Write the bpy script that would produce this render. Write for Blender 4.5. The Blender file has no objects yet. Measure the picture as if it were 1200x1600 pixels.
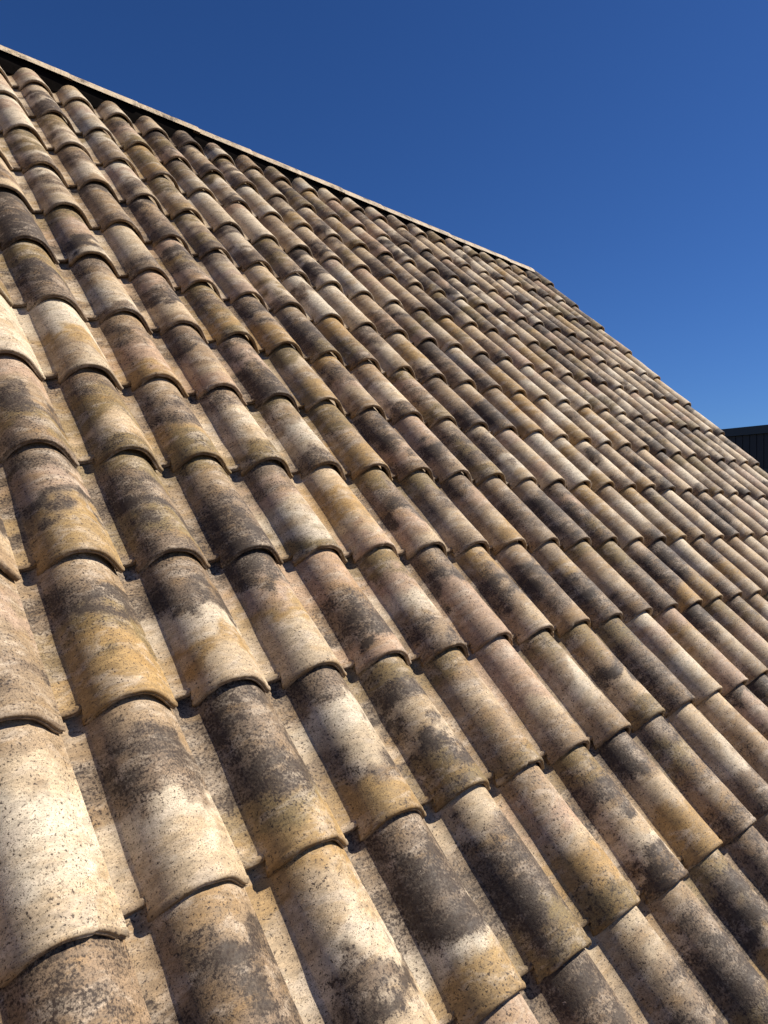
import bpy, math, random
import numpy as np
from mathutils import Matrix, Vector

# ------------------------------------------------------------------ frame, camera, light
W, G = 0.225, 0.3724                 # column width, course gauge (m)
PITCH = math.radians(44.0)
RIDGE_Z = 6.9
RX = Matrix.Rotation(PITCH, 4, 'X')
ROOF = Matrix.Translation((0, 0, RIDGE_Z)) @ RX          # roof frame: x along ridge, y up the slope, z off the slope
def roof(x, y, z): return ROOF @ Vector((x, y, z))

sc = bpy.context.scene
col = sc.collection
camd = bpy.data.cameras.new('camera'); cam = bpy.data.objects.new('camera', camd); col.objects.link(cam)
sc.camera = cam
RC = Matrix(((0.72662799, -0.48860963, 0.4829828), (-0.01021925, 0.69523541, 0.71870946), (-0.68695511, -0.52717014, 0.50018429)))
CAM = Vector((-0.7663865, -4.81604312, 1.24561584))
cam.matrix_world = ROOF @ (Matrix.Translation(CAM) @ RC.transposed().to_4x4())
camd.sensor_fit = 'VERTICAL'; camd.sensor_height = 36.0; camd.lens = 1148.5 / 1600 * 36.0
camd.clip_start = 0.05; camd.clip_end = 3000

SUN_ROOF = Vector((0.61, 0.20, 0.765)).normalized()       # towards the sun, roof frame
SUN = (RX.to_3x3() @ SUN_ROOF).normalized()
world = bpy.data.worlds.new('World'); sc.world = world; world.use_nodes = True
wn = world.node_tree.nodes; wl = world.node_tree.links
sky = wn.new('ShaderNodeTexSky'); sky.sky_type = 'NISHITA'; sky.sun_disc = False
sky.sun_elevation = math.asin(SUN.z); sky.sun_rotation = math.atan2(SUN.x, SUN.y)
sky.altitude = 300; sky.air_density = 1.0; sky.dust_density = 0.25; sky.ozone_density = 3.0
bg = wn['Background']; bg.inputs['Strength'].default_value = 0.05
# deep, polarised-looking autumn blue: a contrast curve per channel on the sky's own radiance
sep = wn.new('ShaderNodeSeparateColor'); cmb = wn.new('ShaderNodeCombineColor'); wl.new(sky.outputs['Color'], sep.inputs[0])
for i, (g_, k_) in enumerate(((1.19, 0.305), (1.10, 0.552), (1.075, 0.96))):
    mm = wn.new('ShaderNodeMath'); mm.operation = 'POWER'; mm.inputs[1].default_value = g_; wl.new(sep.outputs[i], mm.inputs[0])
    m2 = wn.new('ShaderNodeMath'); m2.operation = 'MULTIPLY'; m2.inputs[1].default_value = k_; wl.new(mm.outputs[0], m2.inputs[0])
    wl.new(m2.outputs[0], cmb.inputs[i])
wl.new(cmb.outputs[0], bg.inputs['Color'])
sd = bpy.data.lights.new('sun', 'SUN'); sd.energy = 5.0; sd.angle = math.radians(0.53); sd.color = (1.0, 0.93, 0.83)
so = bpy.data.objects.new('sun', sd); col.objects.link(so)
so.rotation_euler = SUN.to_track_quat('Z', 'Y').to_euler(); so.location = (4, -6, 14)
vs = sc.view_settings
vs.view_transform = 'Standard'; vs.look = 'None'; vs.exposure = 0.585; vs.gamma = 1.0; vs.use_curve_mapping = False
sc.cycles.max_bounces = 6; sc.cycles.diffuse_bounces = 4

# ------------------------------------------------------------------ helpers
def tag(o, label=None, cat=None, group=None, kind=None):
    if label: o['label'] = label
    if cat: o['category'] = cat
    if group: o['group'] = group
    if kind: o['kind'] = kind
    return o
def mesh_np(name, V, F):
    """V (n,3), F (m,4) quads"""
    me = bpy.data.meshes.new(name)
    me.vertices.add(len(V)); me.vertices.foreach_set('co', np.asarray(V, np.float32).ravel())
    me.loops.add(F.size); me.loops.foreach_set('vertex_index', F.astype(np.int32).ravel())
    me.polygons.add(len(F)); me.polygons.foreach_set('loop_start', np.arange(0, F.size, 4, dtype=np.int32))
    me.polygons.foreach_set('loop_total', np.full(len(F), 4, np.int32))
    me.polygons.foreach_set('use_smooth', np.ones(len(F), bool))
    me.update(calc_edges=True); return me
def set_attrs(me, colr, soot, tco):
    a = me.attributes.new('tone', 'FLOAT_VECTOR', 'POINT'); a.data.foreach_set('vector', colr.astype(np.float32).ravel())
    a = me.attributes.new('soot', 'FLOAT', 'POINT'); a.data.foreach_set('value', soot.astype(np.float32).ravel())
    a = me.attributes.new('tile_co', 'FLOAT_VECTOR', 'POINT'); a.data.foreach_set('vector', tco.astype(np.float32).ravel())
class MB:
    def __init__(s): s.v = []; s.f = []
    def box(s, x0, x1, y0, y1, z0, z1, M=None):
        b = len(s.v)
        for z in (z0, z1):
            for x, y in ((x0, y0), (x1, y0), (x1, y1), (x0, y1)):
                p = Vector((x, y, z)); s.v.append(M @ p if M else p)
        s.f += [(b, b+3, b+2, b+1), (b+4, b+5, b+6, b+7)] + [(b+i, b+(i+1) % 4, b+4+(i+1) % 4, b+4+i) for i in range(4)]
    def prism(s, poly, a, b2):           # polygon in (y,z), extruded along x
        b = len(s.v); n = len(poly)
        for x in (a, b2): s.v += [Vector((x, p[0], p[1])) for p in poly]
        s.f += [tuple(b+i for i in range(n)), tuple(b+n+i for i in reversed(range(n)))]
        s.f += [(b+i, b+n+i, b+n+(i+1) % n, b+(i+1) % n) for i in range(n)]
    def build(s, name, m, parent=None):
        me = bpy.data.meshes.new(name); me.from_pydata([tuple(p) for p in s.v], [], s.f); me.update()
        import bmesh
        bm = bmesh.new(); bm.from_mesh(me); bmesh.ops.recalc_face_normals(bm, faces=bm.faces); bm.to_mesh(me); bm.free()
        o = bpy.data.objects.new(name, me); col.objects.link(o); me.materials.append(m)
        if parent: o.parent = parent
        return o

# ------------------------------------------------------------------ materials
def newmat(name):
    m = bpy.data.materials.new(name); m.use_nodes = True
    return m, m.node_tree.nodes, m.node_tree.links, m.node_tree.nodes['Principled BSDF']
def simple(name, c, rough=0.8, scale=6.0, var=0.35, bump=0.2):
    m, n, l, b = newmat(name)
    tc = n.new('ShaderNodeTexCoord'); ns = n.new('ShaderNodeTexNoise'); ns.inputs['Scale'].default_value = scale; ns.inputs['Detail'].default_value = 8
    l.new(tc.outputs['Object'], ns.inputs['Vector'])
    r = n.new('ShaderNodeMix'); r.data_type = 'RGBA'
    r.inputs[6].default_value = (*[x*(1-var) for x in c], 1); r.inputs[7].default_value = (*[min(1, x*(1+var)) for x in c], 1)
    l.new(ns.outputs['Fac'], r.inputs[0]); l.new(r.outputs[2], b.inputs['Base Color']); b.inputs['Roughness'].default_value = rough
    bp = n.new('ShaderNodeBump'); bp.inputs['Strength'].default_value = bump; bp.inputs['Distance'].default_value = 0.01
    l.new(ns.outputs['Fac'], bp.inputs['Height']); l.new(bp.outputs['Normal'], b.inputs['Normal'])
    return m

def clay():
    m, n, l, b = newmat('aged_clay')
    def attr(nm):
        a = n.new('ShaderNodeAttribute'); a.attribute_name = nm; return a
    def noise(scale, detail=4, rough=0.55, vec=None, dist=0.0):
        x = n.new('ShaderNodeTexNoise'); x.inputs['Scale'].default_value = scale; x.inputs['Detail'].default_value = detail
        x.inputs['Roughness'].default_value = rough; x.inputs['Distortion'].default_value = dist
        l.new(vec, x.inputs['Vector']); return x.outputs['Fac']
    def mapr(x, a, b2, c, d, smooth=False):
        r = n.new('ShaderNodeMapRange'); r.interpolation_type = 'SMOOTHSTEP' if smooth else 'LINEAR'
        for i, v in zip((1, 2, 3, 4), (a, b2, c, d)): r.inputs[i].default_value = v
        l.new(x, r.inputs[0]); return r.outputs[0]
    def math_(op, x, y):
        r = n.new('ShaderNodeMath'); r.operation = op
        for i, v in ((0, x), (1, y)):
            if isinstance(v, (int, float)): r.inputs[i].default_value = v
            else: l.new(v, r.inputs[i])
        return r.outputs[0]
    def mix(fac, a, b2, mode='MIX'):
        r = n.new('ShaderNodeMix'); r.data_type = 'RGBA'; r.blend_type = mode
        if isinstance(fac, (int, float)): r.inputs[0].default_value = fac
        else: l.new(fac, r.inputs[0])
        for i, v in ((6, a), (7, b2)):
            if isinstance(v, tuple): r.inputs[i].default_value = (*v, 1)
            else: l.new(v, r.inputs[i])
        return r.outputs[2]
    co = attr('tile_co').outputs['Vector']; tone = attr('tone').outputs['Vector']; soot = attr('soot').outputs['Fac']
    big = noise(16, 5, 0.6, co); mpw = n.new('ShaderNodeMapping'); l.new(co, mpw.inputs['Vector']); mpw.inputs['Scale'].default_value = (0.62, 1.35, 1.0)
    med = noise(62, 7, 0.66, mpw.outputs['Vector'], 0.25); wisp = noise(24, 7, 0.70, mpw.outputs['Vector'], 0.5); fine = noise(330, 3, 0.6, co); spk = noise(185, 3, 0.6, co); spk2 = noise(420, 2, 0.5, co)
    # scratchy streaks running across and along the tile
    mp = n.new('ShaderNodeMapping'); l.new(co, mp.inputs['Vector']); mp.inputs['Rotation'].default_value = (0, 0, 0.5); mp.inputs['Scale'].default_value = (1.0, 7.0, 1.0)
    streak = noise(60, 4, 0.6, mp.outputs['Vector'])
    och = noise(11, 6, 0.66, mpw.outputs['Vector'], 0.3); pale = noise(19, 7, 0.7, mpw.outputs['Vector'], 0.4)
    c = mix(mapr(big, 0.35, 0.7, 0.0, 0.35), tone, (0.22, 0.155, 0.10))
    c = mix(mapr(och, 0.50, 0.66, 0.0, 0.42), c, (0.33, 0.205, 0.09))
    c = mix(mapr(pale, 0.50, 0.64, 0.0, 0.55), c, (0.58, 0.495, 0.395))
    v = math_('MULTIPLY', mapr(med, 0.30, 0.70, 0.62, 1.26), mapr(fine, 0.3, 0.7, 0.86, 1.12))
    v = math_('MULTIPLY', v, mapr(streak, 0.3, 0.72, 0.88, 1.1))
    vv = n.new('ShaderNodeCombineXYZ')
    for i in range(3): l.new(v, vv.inputs[i])
    c = mix(1.0, c, vv.outputs[0], 'MULTIPLY')
    soot = math_('MULTIPLY', soot, mapr(wisp, 0.30, 0.68, 0.15, 1.6))
    # soot breaks up into grains: the heavier the soot the lower the threshold
    grain = math_('ADD', math_('MULTIPLY', med, 0.34), math_('ADD', math_('MULTIPLY', spk2, 0.62), math_('MULTIPLY', spk, 0.80)))
    s1 = math_('SUBTRACT', math_('ADD', grain, math_('MULTIPLY', soot, 0.40)), 1.04)
    c = mix(mapr(s1, -0.12, 0.22, 0.0, 0.86), c, (0.040, 0.031, 0.024))
    # separate dark specks
    s2 = math_('ADD', spk, math_('MULTIPLY', mapr(soot, 0.05, 0.8, 0.0, 1.0), 0.09))
    s2 = math_('ADD', s2, mapr(big, 0.35, 0.7, -0.05, 0.03))
    c = mix(mapr(s2, 0.60, 0.65, 0.0, 0.88), c, (0.036, 0.025, 0.019))
    s3 = math_('ADD', spk2, mapr(big, 0.35, 0.7, 0.03, -0.05))
    c = mix(mapr(s3, 0.60, 0.66, 0.0, 0.72), c, (0.06, 0.038, 0.026))
    # pale chips / lichen flakes, sparse
    lic = math_('MULTIPLY', mapr(noise(80, 4, 0.7, co, 1.0), 0.67, 0.70, 0, 1), mapr(noise(8, 2, 0.5, co), 0.57, 0.61, 0, 1))
    c = mix(math_('MULTIPLY', lic, 0.85), c, (0.44, 0.36, 0.28))
    hsv = n.new('ShaderNodeHueSaturation'); hsv.inputs['Saturation'].default_value = 1.20; hsv.inputs['Value'].default_value = 1.05
    l.new(c, hsv.inputs['Color']); l.new(hsv.outputs[0], b.inputs['Base Color'])
    l.new(mapr(med, 0.3, 0.7, 0.62, 0.82), b.inputs['Roughness'])
    b.inputs['Specular IOR Level'].default_value = 0.35
    h = math_('ADD', math_('MULTIPLY', med, 0.6), math_('ADD', math_('MULTIPLY', fine, 0.25), math_('MULTIPLY', streak, 0.35)))
    h = math_('SUBTRACT', h, math_('MULTIPLY', mapr(s2, 0.585, 0.65, 0, 1), 0.12))
    h = math_('ADD', h, math_('MULTIPLY', lic, 0.3))
    bp = n.new('ShaderNodeBump'); bp.inputs['Strength'].default_value = 0.55; bp.inputs['Distance'].default_value = 0.0022
    l.new(h, bp.inputs['Height']); l.new(bp.outputs['Normal'], b.inputs['Normal'])
    return m
M_CLAY = clay()
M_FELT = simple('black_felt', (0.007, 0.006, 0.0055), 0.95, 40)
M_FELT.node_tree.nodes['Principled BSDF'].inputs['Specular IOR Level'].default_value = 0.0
M_TIMBER = simple('dark_timber', (0.035, 0.025, 0.018), 0.85, 30)
M_RENDER = simple('lime_render', (0.42, 0.36, 0.28), 0.9, 9, 0.15)
M_EARTH = simple('dry_earth', (0.16, 0.13, 0.09), 0.95, 0.6, 0.35)
M_CLAD = simple('dark_cladding_paint', (0.010, 0.013, 0.018), 0.6, 5, 0.3, 0.05)
M_FASCIA = simple('dark_fascia_metal', (0.012, 0.018, 0.022), 0.45, 3, 0.15, 0.02)

# ------------------------------------------------------------------ the tile
TONES = {'w': (0.72, 0.62, 0.475), 'c': (0.59, 0.475, 0.335), 'p': (0.50, 0.37, 0.275), 't': (0.39, 0.295, 0.20),
         'o': (0.45, 0.315, 0.17), 'g': (0.29, 0.22, 0.12), 'b': (0.32, 0.242, 0.172), 'k': (0.25, 0.195, 0.145)}
ALB = 0.88
SOOT = {'w': 0.0, 'c': 0.04, 'p': 0.08, 't': 0.15, 'o': 0.05, 'g': 0.34, 'b': 0.60, 'k': 1.05}
WORD = {'w': 'pale-cream', 'c': 'sandy-cream', 'p': 'pinkish-beige', 't': 'tan', 'o': 'ochre', 'g': 'olive', 'b': 'grey-brown', 'k': 'charcoal'}
# stain bands from head to lip, as read off the photograph: {course below the ridge: {first column: bands...}}
BANDS = {
 7: (0, 'ggkbb btcwb pbkct gbgog bktoo tbkkg ootgb bbcct coocb kkbbt wcpbb kbooo'),
 8: (-1, 'wwcww wwotc tbppo bktcp bpbkk gctoo obpct ttwwb gpbtg bttbk ctkkb tcoco'),
 9: (-1, 'ptkgb bggcg tbbog bcwcg gtwcb ggtoo bkbpb ppkbt tbgbg cbbwc'),
 10: (-1, 'bpkoo gbkgb gtbkk bpcwg coocp gbkpc gbtct bptco tbbbt tkkbb bpbgb ooctc twwcb oocto bgtbt wwcwc bbbkb tkbct'),
 11: (-2, 'tptbt tkgoo bkwoc kpocc ppbkp gpwtb bkppp obktc tkkbt tobkb gtctb ggbbb tbkbo kkboo wcwtb bbooc cctct'),
 12: (-2, 'tcwwc tkbwc kbkgo bwcbo gkckg gtctg pppct gtwct gtkcg gbbkb wpcwc pocpp kbcct gtpcc bgtbb'),
 13: (-2, 'bbbkb tkbkc ocwkc bkkwo cbkkg tpcog gkcwk kbcoo bgbtb ccwbb cttcc'),
 14: (1, 'ptkbt kbbtt ctbko tbkkg gkkot bbktt tbbpp')}
rng = random.Random(11)
def bands_for(c, r):
    if r in BANDS:
        c0, s = BANDS[r]; s = s.split()
        if 0 <= c - c0 < len(s): return s[c - c0]
    pool = rng.choice(['wcccpb', 'tcpbgo', 'gbktwb', 'bktpcg', 'tobgcc', 'ppctbk', 'wctbgk', 'wbctkt'])
    zone = math.sin(c*0.55+1.3)*math.sin(r*0.8+c*0.13)
    if zone > 0.35: pool = rng.choice(['wccpw', 'wcotc', 'wtcgb', 'wwbck'])
    elif zone < -0.35: pool = rng.choice(['bktgc', 'kbgwp', 'bkctw'])
    out = ''
    while len(out) < 5: out += rng.choice(pool)
    return out

def fbm(x, y, seed, octs=4):
    """cheap value noise in numpy, 0..1-ish"""
    tot = np.zeros_like(x); amp = 0.5; rs = np.random.RandomState(seed & 0x7fffffff)
    tab = rs.rand(64, 64)
    for o in range(octs):
        xi = np.floor(x).astype(int); yi = np.floor(y).astype(int); fx = x - xi; fy = y - yi
        fx = fx*fx*(3-2*fx); fy = fy*fy*(3-2*fy)
        g = lambda a, b: tab[a & 63, b & 63]
        tot += amp*((g(xi, yi)*(1-fx)+g(xi+1, yi)*fx)*(1-fy) + (g(xi, yi+1)*(1-fx)+g(xi+1, yi+1)*fx)*fy)
        x = x*2.03+7.1; y = y*2.03+3.7; amp *= 0.5
    return tot / (1-0.5**octs)

# cross-section of one tile at its lip: x in column widths from the arch's left foot, z in metres
PX = np.array([-.27, -.22, -.17, -.125, -.085, -.040, -.001, 0.0, .018, .040, .072, .11, .16, .22, .29, .36, .43, .50, .56, .62, .675, .725, .765, .79, .805])
PZ = np.array([.004, .0035, .0040, .0050, .0070, .0110, .0176, .0179, .0242, .0320, .0432, .0540, .0652, .0740, .0797, .0812, .0798, .0745, .0665, .0550, .0415, .0275, .0170, .0118, .0092])
PX = np.where(PX > 0.4, 0.4+(PX-0.4)*1.10, PX)
def profile(res):
    t = np.linspace(0, 1, len(PX)); s = np.linspace(0, 1, res)
    keep = PX[[6, 7]]
    if res <= len(PX): 
        idx = np.unique(np.round(np.linspace(0, len(PX)-1, res)).astype(int)); idx = np.unique(np.r_[idx, 6, 7])
        return PX[idx], PZ[idx]
    # refine each interval by 2 with a Catmull-Rom through the points
    X = [PX[0]]; Z = [PZ[0]]
    for i in range(len(PX)-1):
        p = [max(i-1, 0), i, i+1, min(i+2, len(PX)-1)]
        if i != 6:
            u = 0.5; w = (-0.0625, 0.5625, 0.5625, -0.0625)
            X.append(sum(w[k]*PX[p[k]] for k in range(4))); Z.append(sum(w[k]*PZ[p[k]] for k in range(4)))
        X.append(PX[i+1]); Z.append(PZ[i+1])
    return np.array(X), np.array(Z)
TH = 0.0125; LEN = G + 0.052; SET = 0.020
def tile_arrays(bands, seed, level, length=LEN):
    """level 2 near, 1 middle, 0 far. Local frame: origin at the arch's left lip corner, x right, y up-slope, z off the slope"""
    rs = np.random.RandomState(seed & 0x7fffffff)
    px, pz = profile(99 if level == 2 else (25 if level == 1 else 15))
    nu = len(px)
    body = {2: 34, 1: 22, 0: 15}[level]
    # (distance up the slope, offset along the normal)
    if level == 2:
        rim = [(.050, -TH), (.001, -TH), (-.0026, -TH*.97), (-.0036, -TH*.82), (-.0032, -TH*.64), (-.0012, -TH*.54), (-.0010, -TH*.42), (-.0024, -TH*.30), (-.0018, -TH*.10), (0, -TH*.01), (.0022, .0007), (.0055, .0012), (.0095, .0005), (.0118, -.0010), (.0140, -.0004), (.020, 0)]
    elif level == 1:
        rim = [(.040, -TH), (.002, -TH), (-.0006, -TH*.8), (-.0002, -TH*.15), (.0012, .0002), (.0050, .0007), (.0115, -.0008), (.020, 0)]
    else:
        rim = [(.030, -TH), (0, -TH), (0, 0), (.012, 0)]
    ys = rim + [(y, 0) for y in np.linspace(.020, length, body+1)[1:]]
    if level == 0: ys[4:] = [(y, 0) for y in np.linspace(.02, length, body+1)[1:]]
    Y = np.array([a for a, _ in ys])[:, None]; O = np.array([b for _, b in ys])[:, None]
    nv = len(ys)
    X = np.repeat(px[None, :]*W, nv, 0)
    start = np.where(px < -0.0005, SET+0.006, 0.0)[None, :]
    t = np.clip(Y/length, 0, 1)
    Yg = Y + start*(1 - t)
    arch = np.clip((px+0.02)/0.06, 0, 1)[None, :]            # 1 on the arch, 0 on the pan
    taper = 1 - 0.12*np.clip(Yg/length, 0, 1)
    zb = np.repeat(pz[None, :], nv, 0)
    xc = 0.40*W
    wt = np.clip((px+0.20)/0.20, 0, 1)[None, :]; wt = wt*wt*(3-2*wt)
    Xt = X + (1-taper)*0.6*(xc-X)*wt
    # the arch's right foot stays on the neighbour's pan
    Z = np.where(zb > 0.014, 0.014 + (zb-0.014)*(1-(1-taper)*1.45), zb)
    # lip of the arch dips to a point at its left foot
    dip = np.clip(1-Yg/0.028, 0, 1)**2*np.clip(1-np.abs(px-0.0)/0.05, 0, 1)[None, :]*(px > -0.0005)[None, :]
    Z = Z - 0.0170*dip
    # slight flare of the rim
    Z = Z - 0.0010*np.clip(1-Yg/0.05, 0, 1)*arch
    Yg = Yg + 0.005*np.clip((pz-0.02)/0.055, 0, 1)[None, :]*np.clip(1-Yg/0.08, 0, 1)
    # tilt: the tile lies on the one below
    Z = Z - 0.0165*(Yg/G)
    # warp
    a1, a2, a3 = rs.uniform(-1, 1, 3)
    wob = fbm(Xt/0.08+rs.rand()*50, Yg/0.16+rs.rand()*50, seed+5, 3)-0.5
    Z = Z + 0.0050*wob*(0.3+arch) + 0.0012*a1*arch*np.sin(Yg*9+a2*3)
    Yg = Yg + 0.0022*(fbm(Xt/0.035+9, Xt*0+seed % 17, seed+9, 3)-0.5)*2*np.clip(1-Yg/0.04, 0, 1)
    ch = np.clip(fbm(px[None, :]*W/0.012+31+X*0, X*0+(seed % 23)*1.7, seed+77, 2)-0.74, 0, .2)*np.clip(1-Yg/0.012, 0, 1)
    Yg = Yg + 0.035*ch; Z = Z - 0.03*ch
    # normals of the section for the thickness
    dx = np.gradient(Xt, axis=1); dz = np.gradient(Z, axis=1); ln = np.sqrt(dx*dx+dz*dz)+1e-9
    nx, nz = -dz/ln, dx/ln
    ig = int(np.argmin(np.abs(px+0.001)))
    for kx in (ig, ig+1):
        nx[:, kx] = nx[:, ig-1]*.5+nx[:, ig+2]*.5; nz[:, kx] = nz[:, ig-1]*.5+nz[:, ig+2]*.5
    Xo = Xt + nx*O; Zo = Z + nz*O
    V = np.stack([Xo, Yg, Zo], -1).reshape(-1, 3)
    i = np.arange(nv-1)[:, None]*nu + np.arange(nu-1)[None, :]
    F = np.stack([i, i+1, i+nu+1, i+nu], -1).reshape(-1, 4)
    # ---- stains
    arc = np.cumsum(np.r_[0, np.hypot(np.diff(px*W), np.diff(pz))]); arc = np.repeat(arc[None, :], nv, 0)
    n1 = fbm(arc/0.065+rs.rand()*40, Yg/0.045+rs.rand()*40, seed+1, 4)-0.5
    n2 = fbm(arc/0.05+rs.rand()*40, Yg/0.05+rs.rand()*40, seed+2, 4)
    q = (1 - Yg/G) + n1*0.55 + 0.35*(arc-0.13)*a3                # 1 at lip, 0 under the lip above
    q = np.clip(q*5-0.5, 0, 3.999); k0 = np.floor(q).astype(int); fr = q-k0; fr = np.clip((fr-.5)*1.5+.5, 0, 1); fr = fr*fr*(3-2*fr)
    T = np.array([TONES[b] for b in bands])*ALB; S = np.array([SOOT[b] for b in bands])
    C = T[k0]*(1-fr)[..., None] + T[k0+1]*fr[..., None]
    So = S[k0]*(1-fr)+S[k0+1]*fr
    So = np.clip(So*(0.35+1.25*n2) + 0.35*(n2-0.5), 0, 1.1)
    pan = (1-arch)                                                  # pans are paler, dusty
    C = C*(1-0.28*pan[..., None]) + np.array((0.50, 0.385, 0.26))*ALB*0.28*pan[..., None]
    So = So*(1-0.28*pan)
    C = C*rs.uniform(0.92, 1.07)*(1+np.array([0.03, 0, -0.03])*rs.uniform(-1, 1))
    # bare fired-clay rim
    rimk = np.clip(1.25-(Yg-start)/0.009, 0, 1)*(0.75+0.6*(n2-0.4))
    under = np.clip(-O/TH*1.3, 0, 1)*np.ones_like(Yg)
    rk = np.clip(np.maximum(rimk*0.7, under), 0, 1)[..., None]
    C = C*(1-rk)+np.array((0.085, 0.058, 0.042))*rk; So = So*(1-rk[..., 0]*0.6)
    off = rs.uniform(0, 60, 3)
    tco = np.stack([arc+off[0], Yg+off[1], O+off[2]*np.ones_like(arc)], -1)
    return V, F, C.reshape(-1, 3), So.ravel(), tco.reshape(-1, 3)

# ------------------------------------------------------------------ which tiles
camR = RC
def proj(x, y, z):
    q = camR @ (Vector((x, y, z)) - CAM)
    if q.z > -0.02: return None
    return 600 - 1148.5*q.x/q.z, 800 + 1148.5*q.y/q.z, -q.z
LASTC, LASTR = 23, 16
tiles = []
for r in range(1, LASTR+1):
    for c in range(-7, LASTC+1):
        fr = 0; pts = []
        smp = [(a, b) for a in (-.15, .1, .35, .6) for b in (0, .2, .4, .6, .8, .97)]
        for a, b in smp:
            if r == 1 and b > 0.5: continue
            p = proj((c+a)*W, (-r+b)*G, 0.09 if .05 < a < .6 else .01)
            if p and -2 < p[0] < 1202 and -2 < p[1] < 1602: fr += 1; pts.append(p[2])
        area = fr/len(smp)/(min(pts)**2.5) if pts else 0
        tiles.append([c, r, fr/len(smp), area, min(pts) if pts else 99])
inview = sorted([t for t in tiles if t[2] > 0], key=lambda t: -t[3])
single = {(t[0], t[1]) for t in inview[:312]}
print('tiles in view', len(inview), 'single', len(single))
ORD = ['', 'first', 'second', 'third', 'fourth', 'fifth', 'sixth', 'seventh', 'eighth', 'ninth', 'tenth', 'eleventh', 'twelfth', 'thirteenth', 'fourteenth', 'fifteenth', 'sixteenth', 'seventeenth', 'eighteenth', 'nineteenth', 'twentieth']
ORD += ['twenty-' + s for s in ORD[1:10]] + ['thirtieth', 'thirty-first', 'thirty-second']
proto = None
rest = []
PLACE = [0]
for c, r, fr, area, dist in sorted(tiles, key=lambda t: (t[1], t[0])):
    b = bands_for(c, r); seed = (c+50)*977 + r*131
    rs = np.random.RandomState(seed)
    level = 2 if dist < 2.6 else (1 if dist < 6.5 else 0)
    if fr == 0: level = 0
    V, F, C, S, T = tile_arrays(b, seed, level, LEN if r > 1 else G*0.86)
    jx, jy, jz = rs.normal(0, .0022), rs.normal(0, .0032) - (0.007 if rs.rand() < .05 else 0), abs(rs.normal(0, .0012))
    rz, rxx, ry = rs.normal(0, .0065), rs.normal(0, .003), rs.normal(0, .009)
    L = Matrix.Translation((c*W-0.008*W*max(0, c-3)+jx, -r*G+jy, jz)) @ Matrix.Rotation(rz, 4, 'Z') @ Matrix.Rotation(ry, 4, 'Y') @ Matrix.Rotation(rxx, 4, 'X')
    M = ROOF @ L
    if (c, r) in single:
        me = mesh_np('clay_tile', V, F); set_attrs(me, C, S, T); me.materials.append(M_CLAY)
        if proto is None: proto = bpy.data.objects.new('clay_tile', me); o = proto
        else: o = proto.copy(); o.data = me
        col.objects.link(o); o.matrix_world = M
        main = max(set(b[1:4]), key=lambda k: (b.count(k), k)); lip = b[4]
        mid = next((k for k in b[1:4] if k != main), None)
        look = WORD[main] + ' curved roof tile' + ((', ' + WORD[mid] + ' middle') if mid else '') + ((', ' + WORD[lip] + ' lip') if lip != main else '')
        tag(o, f"{look}, {ORD[LASTC-c+1]} from gable edge, {ORD[r]} course below ridge", 'roof tile', 'curved clay tiles laid in courses over the roof')
    else:
        A = np.array(M); Vw = V @ A[:3, :3].T + A[:3, 3]
        rest.append((Vw, F, C, S, T))
if rest:
    n = 0; Vs, Fs, Cs, Ss, Ts = [], [], [], [], []
    for V, F, C, S, T in rest:
        Vs.append(V); Fs.append(F+n); Cs.append(C); Ss.append(S); Ts.append(T); n += len(V)
    me = mesh_np('clay_tiles', np.concatenate(Vs), np.concatenate(Fs)); set_attrs(me, np.concatenate(Cs), np.concatenate(Ss), np.concatenate(Ts)); me.materials.append(M_CLAY)
    o = bpy.data.objects.new('clay_tiles', me); col.objects.link(o)
    tag(o, 'further weathered clay tiles of the same roof past the counted ones', 'roof tiles', None, 'stuff')

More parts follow.
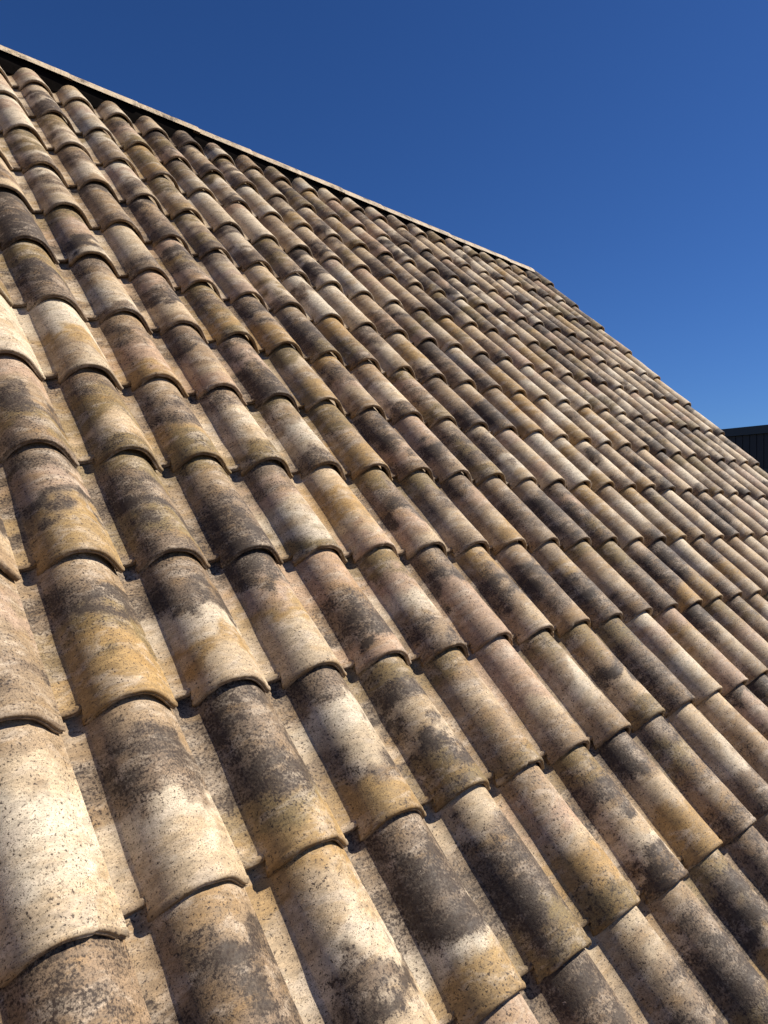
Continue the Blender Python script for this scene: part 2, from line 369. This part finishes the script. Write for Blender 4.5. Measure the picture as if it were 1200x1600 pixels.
# ------------------------------------------------------------------ ridge caps
def ridge_line(c):                      # apex of the roof under the ridge, and how high the cap's crown stands over it
    u = (c-1.77)/(22.6-1.77)
    return 0.25+0.16*u, 0.101-0.028*u
CAPL = 0.435; STEP = 1.75*W
def cap_arrays(seed):
    rs = np.random.RandomState(seed)
    th = np.linspace(math.radians(-67), math.radians(67), 27)      # from straight up, towards -y first
    rimy = [(.05, -.012), (.003, -.012), (-.0008, -.007), (.001, -.001), (.006, .0008), (.014, .0006), (.02, 0)]
    xs = rimy + [(x, 0) for x in np.linspace(.02, CAPL, 15)[1:-1]] + [(CAPL-.002, 0), (CAPL, -.003), (CAPL-.001, -.011), (CAPL-.04, -.012)]
    X = np.array([a for a, _ in xs])[:, None]; O = np.array([b for _, b in xs])[:, None]
    R = 0.112*(1+0.10*(X/CAPL)) + O + 0*th[None, :]                 # wide end laps over the next cap
    R = R + 0.003*(fbm(th[None, :]*3+X*0+seed, X/0.12+th[None, :]*0, seed, 3)-.5)
    Y = np.sin(th)[None, :]*R; Z = np.cos(th)[None, :]*R - 0.112
    Xg = np.repeat(X, len(th), 1)
    V = np.stack([Xg, Y, Z], -1).reshape(-1, 3)
    nu = len(th); nv = len(xs)
    i = np.arange(nv-1)[:, None]*nu + np.arange(nu-1)[None, :]
    F = np.stack([i, i+nu, i+nu+1, i+1], -1).reshape(-1, 4)
    arc = th[None, :]*0.112+0.2+0*Xg
    n2 = fbm(arc/0.06+rs.rand()*40, Xg/0.06+rs.rand()*40, seed+2, 4)
    C = (np.array(TONES['c'])*0.6+np.array(TONES['w'])*0.4)*ALB; C = np.repeat(np.repeat(C[None, None, :], nv, 0), nu, 1)
    C = C*(0.85+0.3*n2[..., None]); So = np.clip(2.4*n2-0.85, 0, 1)
    rk = np.clip(-O/0.012, 0, 1)*np.ones_like(Xg); C = C*(1-rk[..., None])+np.array((.16, .11, .075))*rk[..., None]
    off = rs.uniform(0, 60, 3)
    T = np.stack([arc+off[0], Xg+off[1], O+off[2]+0*arc], -1)
    return V, F, C.reshape(-1, 3), So.ravel(), T.reshape(-1, 3)
cproto = None
ends = 22.6*W
k = 0
x = ends - CAPL
caps = []
while x > -7.2*W: caps.append(x); x -= STEP
for k, x in enumerate(caps):
    rs = np.random.RandomState(900+k)
    r0, kk = ridge_line(x/W); r1, k1 = ridge_line((x+CAPL)/W)
    p0 = roof(x, -r0*G, 0) + Vector((0, 0, kk)); p1 = roof(x+CAPL, -r1*G, 0) + Vector((0, 0, k1-0.0))
    d = (p1-p0).normalized(); zc = Vector((0, 0, 1)); yc = zc.cross(d).normalized(); zc = d.cross(yc)
    M = Matrix.Translation(p0 + Vector((0, 0, rs.uniform(-.002, .003)))) @ Matrix((d, yc, zc)).transposed().to_4x4() @ Matrix.Rotation(rs.normal(0, .01), 4, 'X') @ Matrix.Rotation(0.020, 4, 'Y')
    V, F, C, S, T = cap_arrays(700+k)
    me = mesh_np('ridge_tile', V, F); set_attrs(me, C, S, T); me.materials.append(M_CLAY)
    if cproto is None: cproto = bpy.data.objects.new('ridge_tile', me); o = cproto
    else: o = cproto.copy(); o.data = me
    col.objects.link(o); o.matrix_world = M
    tag(o, 'pale clay ridge tile capping the roof top, ' + (ORD[k+1] + ' along from the gable end' if k else 'the end one above the gable'), 'ridge tile', 'ridge tiles along the top of the roof')

# ------------------------------------------------------------------ the house under the tiles
house = bpy.data.objects.new('house', None); col.objects.link(house)
tag(house, 'house with a steep roof under weathered clay tiles, gable at the right', 'house')
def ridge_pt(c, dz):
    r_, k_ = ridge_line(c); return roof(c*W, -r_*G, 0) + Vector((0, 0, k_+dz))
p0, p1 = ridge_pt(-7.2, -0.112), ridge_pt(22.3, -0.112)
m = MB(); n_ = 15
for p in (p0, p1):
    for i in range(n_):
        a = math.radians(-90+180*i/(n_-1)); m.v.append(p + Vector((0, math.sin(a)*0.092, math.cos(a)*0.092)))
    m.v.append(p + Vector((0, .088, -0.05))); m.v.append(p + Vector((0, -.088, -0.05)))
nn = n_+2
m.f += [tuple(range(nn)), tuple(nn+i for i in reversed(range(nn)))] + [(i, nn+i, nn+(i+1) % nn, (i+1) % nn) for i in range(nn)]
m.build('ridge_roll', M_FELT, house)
x0, x1 = -7*W-0.1, (LASTC+0.72)*W
apex = roof(0, -0.43*G, -0.05); eave = roof(0, -LASTR*G-0.02, -0.05)
run = apex.y-eave.y; yb = apex.y+run
ny, nz = -math.sin(PITCH), math.cos(PITCH)
t_ = 0.03
m = MB(); m.prism([(apex.y, apex.z), (eave.y, eave.z), (eave.y, eave.z-t_/nz), (apex.y, apex.z-t_/nz), (yb, eave.z-t_/nz), (yb, eave.z)], x0, x1)
m.build('roof_deck', M_FELT, house)
m = MB(); m.box(x0, x1-0.2, apex.y-0.025, apex.y+0.025, apex.z+0.003, apex.z+0.075)
m.build('ridge_board', M_TIMBER, house)
zi = eave.z - t_/nz - 0.004
m = MB(); m.box(x0+.05, x1-.06, eave.y+.25, eave.y+.5, 0, zi+0.2); m.build('front_wall', M_RENDER, house)
m = MB(); m.box(x0+.05, x1-.06, yb-.5, yb-.25, 0, zi+0.2); m.build('back_wall', M_RENDER, house)
for a, b_ in ((x1-.31, x1-.062), (x0+.052, x0+.30)):
    m = MB(); m.prism([(eave.y+.502, 0), (yb-.502, 0), (yb-.502, zi+.2), (apex.y, apex.z-t_/nz-.02), (eave.y+.502, zi+.2)], a, b_)
    m.build('gable_wall', M_RENDER, house)
m = MB(); m.prism([(apex.y, apex.z-.045), (eave.y, eave.z-.045), (eave.y, eave.z-.2), (apex.y, apex.z-.2), (yb, eave.z-.2), (yb, eave.z-.045)], x1+.003, x1+.028)
m.build('barge_board', M_TIMBER, house)

# ------------------------------------------------------------------ dark building beyond the gable
CW = cam.matrix_world.translation
def wray(px, py):
    d = RC.transposed() @ Vector(((px-600)/1148.5, -(py-800)/1148.5, -1)); return (RX.to_3x3() @ d)
def at_height(px, py, dz):
    d = wray(px, py); return CW + d*(dz/d.z)
TOP = 3.0
A = at_height(1120, 672, TOP); B = at_height(1200, 664, TOP)
print('shed', A, B, (A-CW).length, (B-CW).length)
dirx = (B-A); dirx.z = 0; dirx.normalize(); nrm = Vector((dirx.y, -dirx.x, 0))
if nrm.dot(CW-A) < 0: nrm = -nrm
S0 = A - dirx*5.0; zt = A.z
SM = Matrix((dirx, -nrm, Vector((0, 0, 1)))).transposed().to_4x4(); SM.translation = Vector((S0.x, S0.y, 0))
if SM.determinant() < 0: SM = Matrix((dirx, -nrm, Vector((0, 0, 1)))).transposed().to_4x4()
shed = bpy.data.objects.new('dark_building', None); col.objects.link(shed); shed.matrix_world = SM
tag(shed, 'black building with vertical board cladding and flat fascia beyond the gable', 'building')
LX, DY = 16.0, 8.0
m = MB(); m.box(0.03, LX-.03, 0.06, DY-.06, 0, zt-0.3); m.build('wall', M_CLAD, shed)
m = MB(); m.box(-.12, LX+.12, -.10, DY+.12, zt-.26, zt); m.build('fascia', M_FASCIA, shed)
m = MB()
x = 0.0
while x < LX-.2:
    m.box(x+.006, x+.226, 0.022, 0.058, 0.1, zt-.263); m.box(x+.2, x+.245, 0.0, 0.0215, 0.1, zt-.266); x += .235
m.build('board_cladding', M_CLAD, shed)
m = MB(); m.box(0, LX, -.03, -.002, zt-1.5, zt-1.38); m.build('rail', M_FASCIA, shed)

# ------------------------------------------------------------------ ground
m = MB(); m.box(-1500, 1500, -1500, 1500, -1, 0); o = m.build('ground', M_EARTH); tag(o, kind='structure')
